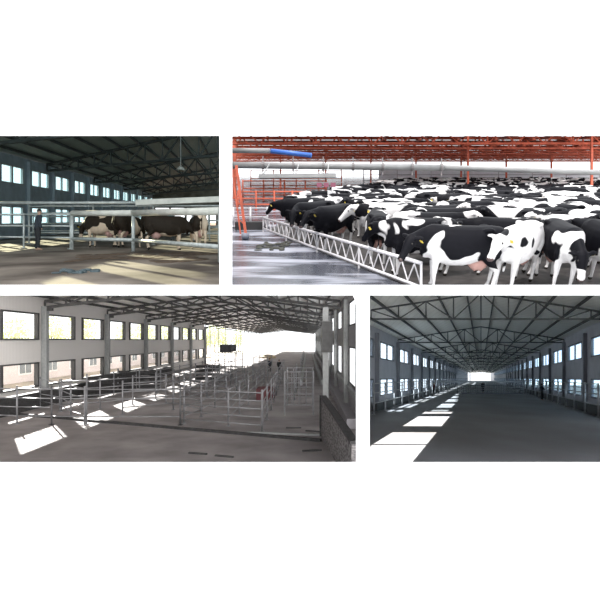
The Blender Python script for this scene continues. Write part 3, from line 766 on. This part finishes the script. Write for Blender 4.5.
# walkway far + long low dividers
for k, (x, lab) in enumerate(((-.9, 'long low divider running along the middle of the far barn floor'), (.9, 'long low divider running near the right wall of the barn'))):
    single('low_divider', MB().box(x + .2, x + .4, 44, 140, HB, HB + .5, BL), bl_col, lab, 'low wall')
bf([(-.9, 60 + 8 * k) for k in range(8)], 'far pipe fence along the middle of the barn')
random.seed(8)
for i in range(5):
    x, y = (-4.2, -.2, -3.2, -1.0, -.1)[i], (17.6, 17.9, 17.2, 22.6, 21.9)[i]; an = random.uniform(-.4, .2)
    p = BL(x, y, HB + .03); single('scrap_plank', MB().bar(p, p + Vector((math.cos(an), math.sin(an), 0)) * .7, .09, .05), bl_dark, ['short dark plank on the floor, nearest to the front edge', 'dark plank on the floor left of the brick parapet', 'dark plank on the floor by the front centre', 'small plank beyond the kerb by the cage', 'small plank just behind the kerb near the brick parapet'][i], 'plank', 'scrap planks on the concrete')
# outside: long building with windows, trees
M_out = mat('pale_facade', (.72, .66, .66), .9, var=.06); M_ow = mat('white_window_frame', (.85, .85, .85), .6); M_og = mat('dark_outside_glass', (.12, .15, .17), .2)
r = thing('neighbour_building', BL(-27, 38, HB), 'pale pinkish building seen through the low windows of the lower left barn', 'building')
part('wall', MB().box(-33, -27, 38, 125, HB, -.7, BL), M_out, r); part('roof', MB().box(-33.3, -26.7, 37.7, 125.3, -.7, -.45, BL), M_out, r)
for k in range(17):
    y = 41.5 + 5 * k
    f = part('window', MB().box(-26.98, -26.9, y, y + 2.2, -3.3, -1.7, BL), M_ow, r)
    part('pane', MB().box(-26.9, -26.87, y + .15, y + 1.0, -3.15, -1.85, BL).box(-26.9, -26.87, y + 1.2, y + 2.05, -3.15, -1.85, BL), M_og, f)
M_leaf = mat('pale_leaves', (.58, .62, .30), .8, var=.2, scale=.8); M_bark = mat('bark', (.2, .16, .12), .9)
def tree_mesh(seed, n=900, rx=2.4, rz=3.4, zc=4.6):
    random.seed(seed); mb = MB()
    for i in range(n):
        while True:
            p = Vector((random.uniform(-1, 1), random.uniform(-1, 1), random.uniform(-1, 1)))
            if .25 < p.length < 1: break
        c = Vector((p.x * rx, p.y * rx, zc + p.z * rz)); u = Vector((random.gauss(0, 1), random.gauss(0, 1), random.gauss(0, 1))).normalized(); v = u.orthogonal().normalized(); s = random.uniform(.12, .26)
        mb.add([c - u * s, c + v * s * .6, c + u * s, c - v * s * .6], [(0, 1, 2, 3)])
    return mb
tm = [tree_mesh(s).mesh('crown', M_leaf) for s in (1, 2, 3)]
tk = MB().chain([((0, 0, 0), .2), ((.05, 0, 2.5), .14), ((0, .1, 5.5), .06)])
for k in range(5):
    random.seed(k); a = random.uniform(0, 6.28); tk.tube((0, 0, 2.2 + .5 * k), (math.cos(a) * 1.5, math.sin(a) * 1.5, 4 + .5 * k), .06, 6, .02)
tkm = tk.mesh('trunk', M_bark, smooth=True)
for k, (x, y, s) in enumerate(((-37, 56, 1.05), (-36, 70, .95), (-38, 84, 1.1), (-36, 98, .9), (-37, 114, 1.1), (-38, 132, 1.0), (-36, 150, 1.15), (-28, 138, .9), (-26, 152, 1.0), (-31, 166, 1.2), (-24, 172, 1.0), (-35.8, 61, .85))):
    r = thing('tree', BL(x, y, HB), 'pale green tree outside the lower left barn, %s from the %s' % (ORD[k] if k < 11 else 'nearest', 'left'), 'tree', 'trees outside the lower left barn')
    if k == 11: r['label'] = 'small pale tree at the far left edge outside the lower left barn'
    for n_, me in (('crown', tm[k % 3]), ('trunk', tkm)):
        o = bpy.data.objects.new(n_, me); o.parent = r; link(o)
    r.scale = (s, s, s)
single('straw_pile', MB().ell(BL(-9, 112, HB), (2, 4, .8), 16, 8), mat('straw', (.40, .33, .22), .9, var=.3, scale=2), 'low tan heap at the far left of the barn lane', 'heap', smooth=True)['kind'] = 'stuff'

# =================================================================== LOWER RIGHT BARN
use('br')
BR = Frame(.362, -.076); HQ = -2.3
br_floor = mat('br_concrete', (.22, .22, .235), .5, col2=(.13, .12, .115), scale=.35, bump=.06, contrast=(.3, .7), stretch=(1, .5, 1))
br_wall = mat('br_wall_sheet', (.60, .61, .66), .7, var=.06, scale=1)
br_roof = ribbed('br_roof_sheet', (.80, .82, .77), .6, 0, .1)
br_steel = mat('br_dark_steel', (.06, .065, .065), .6, var=.2)
br_col = mat('br_grey_steel', (.22, .23, .26), .6)
br_pipe = mat('br_galvanized', (.45, .46, .48), .4, .3, var=.1)
br_glass = glassmat('br_pane', (.9, .96, 1.0))
br_glass2 = glassmat('br_pane_far_side', (.75, .88, .98))
XL = 7.8
PXL = -.229   # partition line local x = PXL*y
struct('floor', MB().add([BR(PXL * 9.62, 9.62, HQ), BR(10, 9.62, HQ), BR(10, 420, HQ), BR(-XL, 420, HQ), BR(-XL, 34.0, HQ)], [(0, 1, 2, 3, 4)]), br_floor)
struct('ground', MB().add([BR(10, 9.62, HQ - .05), BR(60, 9.62, HQ - .05), BR(60, 300, HQ - .05), BR(10, 300, HQ - .05)], [(0, 1, 2, 3)]), mat('br_yard', (.34, .34, .30), .9, var=.2, scale=.2))
WW = [(38.6 + 9.4 * k, 44.8 + 9.4 * k) for k in range(-3, 28)]
YB = 300
up = (1.47, 2.85); lo = (-1.4, -.05)
wl = [(a, b, *z) for a, b in [(34.3, 36.2)] + WW if a > 34 and b < YB for z in (up, lo)]
wr = [(a, b, *z) for a, b in WW if b < YB for z in (up, lo)]
side_wall('wall_left', BR, -XL, 0.2, 34.05, YB, HQ, 3.72, wl, br_wall)
side_wall('wall_right', BR, XL, 0.2, 10, 390, HQ, 3.72, wr, br_wall)
br_frame = mat('br_window_frame', (.12, .13, .15), .5)
for a, b, c, d in wl: window(BR, -XL - .05, a, b, c, d, br_frame, br_glass, 1, bars=1 if c < 0 else 0)
for a, b, c, d in wr:
    if b > 30: window(BR, XL + .05, a, b, c, d, br_frame, br_glass2, 1, bars=1 if c < 0 else 0)
zt2 = lambda x: 3.55 + (XL - abs(x)) * .155
mb = MB()
YF = 21.5; YE = 420
lft = lambda y: max(-XL - .25, PXL * y - .02)
ysg = [YF + (34 - YF) * i / 5 for i in range(6)] + [YE]
for ya, yb in zip(ysg, ysg[1:]):
    xa, xb = (lft(ya), lft(yb)) if yb <= 34 else (-XL - .25, -XL - .25)
    mb.add([BR(xa, ya, zt2(xa) + .2), BR(0, ya, zt2(0) + .2), BR(0, yb, zt2(0) + .2), BR(xb, yb, zt2(xb) + .2)], [(0, 1, 2, 3)])
mb.add([BR(0, YF, zt2(0) + .2), BR(XL + .3, YF, zt2(XL + .3) + .2), BR(XL + .3, YE, zt2(XL + .3) + .2), BR(0, YE, zt2(0) + .2)], [(0, 1, 2, 3)])
struct('ceiling', mb, br_roof)
xs2 = [-7.7 + 1.54 * k for k in range(11)]
def t2(y, xs_, lab): return truss(BR, y, xs_, zt2, lambda x: 3.3, br_steel, lab, 'trusses of the lower right barn', w=.1, web=.06)
t2(28.0, [x for x in xs2 if x > PXL * 28 + .2], 'dark steel roof truss in the lower right barn, first from the front')
b2 = None
for k in range(15):
    lab = 'dark steel roof truss in the lower right barn, %s from the front' % ORD[k + 1]
    if b2 is None: b2 = t2(46.4, xs2, lab)
    else: dup(b2, BR(0, 18.8 * k, 0), lab)
for k in range(10):
    x = -7.0 + 1.55 * k
    ys = max(YF, -(-x / PXL) + .8) if x < 0 else YF
    ys = max(YF, x / PXL + .8) if x < 0 else YF
    single('roof_purlin', MB().bar(BR(x, ys, zt2(x) + .1), BR(x, YE, zt2(x) + .1), .07, .16), br_steel, 'dark purlin in the lower right barn, %s from its left wall' % ORD[k], 'roof beam', 'purlins of the lower right barn')
for s, nm in ((-1, 'left'), (1, 'right')):
    for k in range(13):
        y = 46.2 - 9.4 + 9.4 * k
        if y < 34.5 or y > YB: continue
        x0, x1 = (-XL + .02, -XL + .28) if s < 0 else (XL - .28, XL - .02)
        single('steel_column', MB().box(x0, x1, y - .15, y + .15, HQ, 3.3, BR), br_col, 'grey column on the %s wall of the lower right barn, %s from the front' % (nm, ORD[k]), 'column', '%s wall columns of the lower right barn' % nm)
for s, nm in ((-1, 'left'), (1, 'right')):
    for k in range(12):
        y = (320 if s < 0 else 400) + 20 * k
        if y > 410: continue
        single('thin_post', MB().box(s * XL - .15, s * XL + .15, y - .3, y + .3, HQ, 3.6, BR), br_col, 'grey post of the open far %s side of the lower right barn, %s' % (nm, ORD[k]), 'post', 'posts of the open far %s side' % nm)
# added slanting partition, seen edge-on; its openings are cut to shape the sun patches
ops = []
sdx, sdz = 1., -.9
def op(xa, xb, ya, yb):  # opening that throws a patch xa..xb, ya..yb on the floor
    return (ya, yb, lambda y: HQ + max(.04, (xa - PXL * y)) * .9, lambda y: HQ + (xb - PXL * y) * .9)
ops = [op(-3.75, -1.85, 13.0, 17.2), op(-3.75, -1.85, 17.45, 21.2), op(-3.75, -1.85, 23.9, 29.9), op(-3.8, -1.9, 32.3, 33.9)]
mb = MB(); y = 9.62
def seg(ya, yb, z0a, z1a, z0b, z1b, mb):
    c = []
    for yy, za, zb_ in ((ya, z0a, z1a), (yb, z0b, z1b)):
        c.append((yy, za, zb_))
    (y0, l0, h0), (y1, l1, h1) = c; e = .03
    P = lambda yy, xx, z: BR(PXL * yy + xx, yy, z)
    mb.hexa([P(y0, -e, l0), P(y0, 0, l0), P(y1, 0, l1), P(y1, -e, l1), P(y0, -e, h0), P(y0, 0, h0), P(y1, 0, h1), P(y1, -e, h1)])
ztop = lambda yy: min(3.75, -2.8 + .344 * yy + .076 * yy - .02)
def solid(ya, yb):
    n_ = max(1, int((yb - ya) / 2)); 
    for i in range(n_):
        a, b = ya + (yb - ya) * i / n_, ya + (yb - ya) * (i + 1) / n_
        seg(a, b, HQ - 1, ztop(a), HQ - 1, ztop(b), mb)
for ya, yb, fz0, fz1 in ops:
    if ya > y: solid(y, ya)
    n_ = 4
    for i in range(n_):
        a, b = ya + (yb - ya) * i / n_, ya + (yb - ya) * (i + 1) / n_
        seg(a, b, HQ - 1, fz0(a), HQ - 1, fz0(b), mb)
        if fz1(a) < ztop(a): seg(a, b, fz1(a), ztop(a), fz1(b), ztop(b), mb)
    y = yb
solid(y, 34.05)
struct('wall_partition', mb, M_part)
# side fences
def qf(pts, lab, rails=(.7, 1.35, 1.95), h=2.0, **k): return fence(BR, pts, HQ, h, list(rails), br_pipe, lab, r=.035, pr=.06, **k)
qf([(-6.75 + .01 * k, 31.5 + 3.7 * k) for k in range(20)], 'pipe fence along the left wall of the lower right barn')
qf([(6.85 - .01 * k, 29.2 + 3.7 * k) for k in range(20)], 'pipe fence along the right wall of the lower right barn')
qf([(-6.3 + 1.4 * k, 74) for k in range(10)], 'pipe fence crossing the barn from wall to wall', rails=(.3, .6, .9, 1.2), h=1.5)
r = thing('cross_gate', BR(-2.7, 70, HQ), 'dense grey barred gate in front of the cross fence', 'gate')
for z in (.15, 1.3): part('rail', MB().bar(BR(-2.7, 70, HQ + z), BR(5.8, 70, HQ + z), .09, .09), br_col, r)
mb = MB()
for k in range(36): mb.bar(BR(-2.7 + .243 * k, 70, HQ + .1), BR(-2.7 + .243 * k, 70, HQ + 1.3), .035)
part('bars', mb, br_col, r)
single('white_header_rail', MB().bar(BR(-6.6, 76, HQ + 1.75), BR(6.6, 76, HQ + 1.75), .12, .22), mat('pale_rail', (.6, .62, .64), .5), 'pale thick rail above the cross fence', 'rail')
qf([(-1.0 + 1.2 * k, 105) for k in range(6)], 'far pipe fence near the open end of the barn', rails=(.5, 1.0), h=1.4)
person(BR(.3, 79, HQ + .0), 0., 'person standing far away behind the cross fence at the centre', M_blackc, M_blackc)
person(BR(6.35, 52, HQ), 1.6, 'person in dark jacket by the right fence of the lower right barn', M_navy, M_blackc, 'forward')
person(BR(-6.2, 66, HQ), -1.6, 'person in dark jacket by the left fence of the lower right barn', M_red, M_blackc)
# dark low feed wall along both sides
for s, nm in ((-1, 'left'), (1, 'right')):
    x0, x1 = (-7.4, -7.15) if s < 0 else (7.15, 7.4)
    single('feed_wall', MB().box(x0, x1, 34.5 if s < 0 else 20, 140, HQ, HQ + .6, BR), br_steel, 'low dark feed wall along the %s wall of the lower right barn' % nm, 'low wall')
M_stain = mat('rusty_puddle', (.22, .10, .05), .4, var=.3, scale=3)
use('page')
# partition between lower barns from the front wall to the lower left barn's right wall
mb = MB().hexa([(.12 * 9.62, 9.62, -5), (.12 * 9.62 + .03, 9.62, -5), (2.68, 22, -5), (2.65, 22, -5), (.12 * 9.62, 9.62, .6), (.12 * 9.62 + .03, 9.62, .6), (2.68, 22, 3.3), (2.65, 22, 3.3)])
struct('wall_partition', mb, M_part)

# =================================================================== light
wd = bpy.data.worlds.new('world'); SC.world = wd; wd.use_nodes = True
bg = wd.node_tree.nodes['Background']; bg.inputs[0].default_value = (.95, .975, 1, 1); bg.inputs[1].default_value = 2.2
def sun(name, d, strength, colr, key, ang=.6):
    L = bpy.data.lights.new(name, 'SUN'); L.energy = strength; L.color = colr; L.angle = math.radians(ang)
    o = bpy.data.objects.new(name, L); ROOT.objects.link(o)
    o.rotation_euler = Vector(d).to_track_quat('-Z', 'Y').to_euler(); o.location = (0, 0, 60)
    o.light_linking.receiver_collection = COL[key]
    bc = bpy.data.collections.new('shade_' + key)
    for q in COL[key].objects: bc.objects.link(q)
    if key == 'br': bc.objects.link(TRF)
    o.light_linking.blocker_collection = bc
    return o
def ld(fr, d): return fr(*d)
sun('sun_upper_left', ld(TL, (.62, -.78, -.205)), 24, (1, .66, .43), 'tl', .4)
sun('sun_upper_right', (.4, .55, -.85), 3.2, (1, .95, .92), 'tr', 3)
sun('sun_lower_left', ld(BL, (1, -1.5, -.75)), 30, (1, .97, .92), 'bl')
sun('fill_upper_left', ld(TL, (-.3, 1, -.1)), 2.8, (.8, .95, 1), 'tl', 90)  # added soft fill lamp, brightens the dark barn from its front
sun('fill_lower_left', ld(BL, (-.55, .85, .02)), 8.5, (1, .98, .96), 'bl', 100)  # added wide fill from the camera side, lifts walls and roof
sun('fill_lower_right', ld(BR, (.0, 1, -.05)), 2.6, (.95, .98, 1), 'br', 90)  # added fill lamp along the barn axis, lightens the interior
sun('sun_lower_right', ld(BR, (1, 0, -.9)), 40, (1, .99, .95), 'br')

vs = SC.view_settings; vs.view_transform = 'Standard'; vs.look = 'None'; vs.gamma = 1; vs.use_curve_mapping = False; vs.exposure = 0
SC.display_settings.display_device = 'sRGB'
SC.cycles.max_bounces = 6; SC.cycles.diffuse_bounces = 3; SC.cycles.transparent_max_bounces = 32
SC.cycles.use_denoising = True
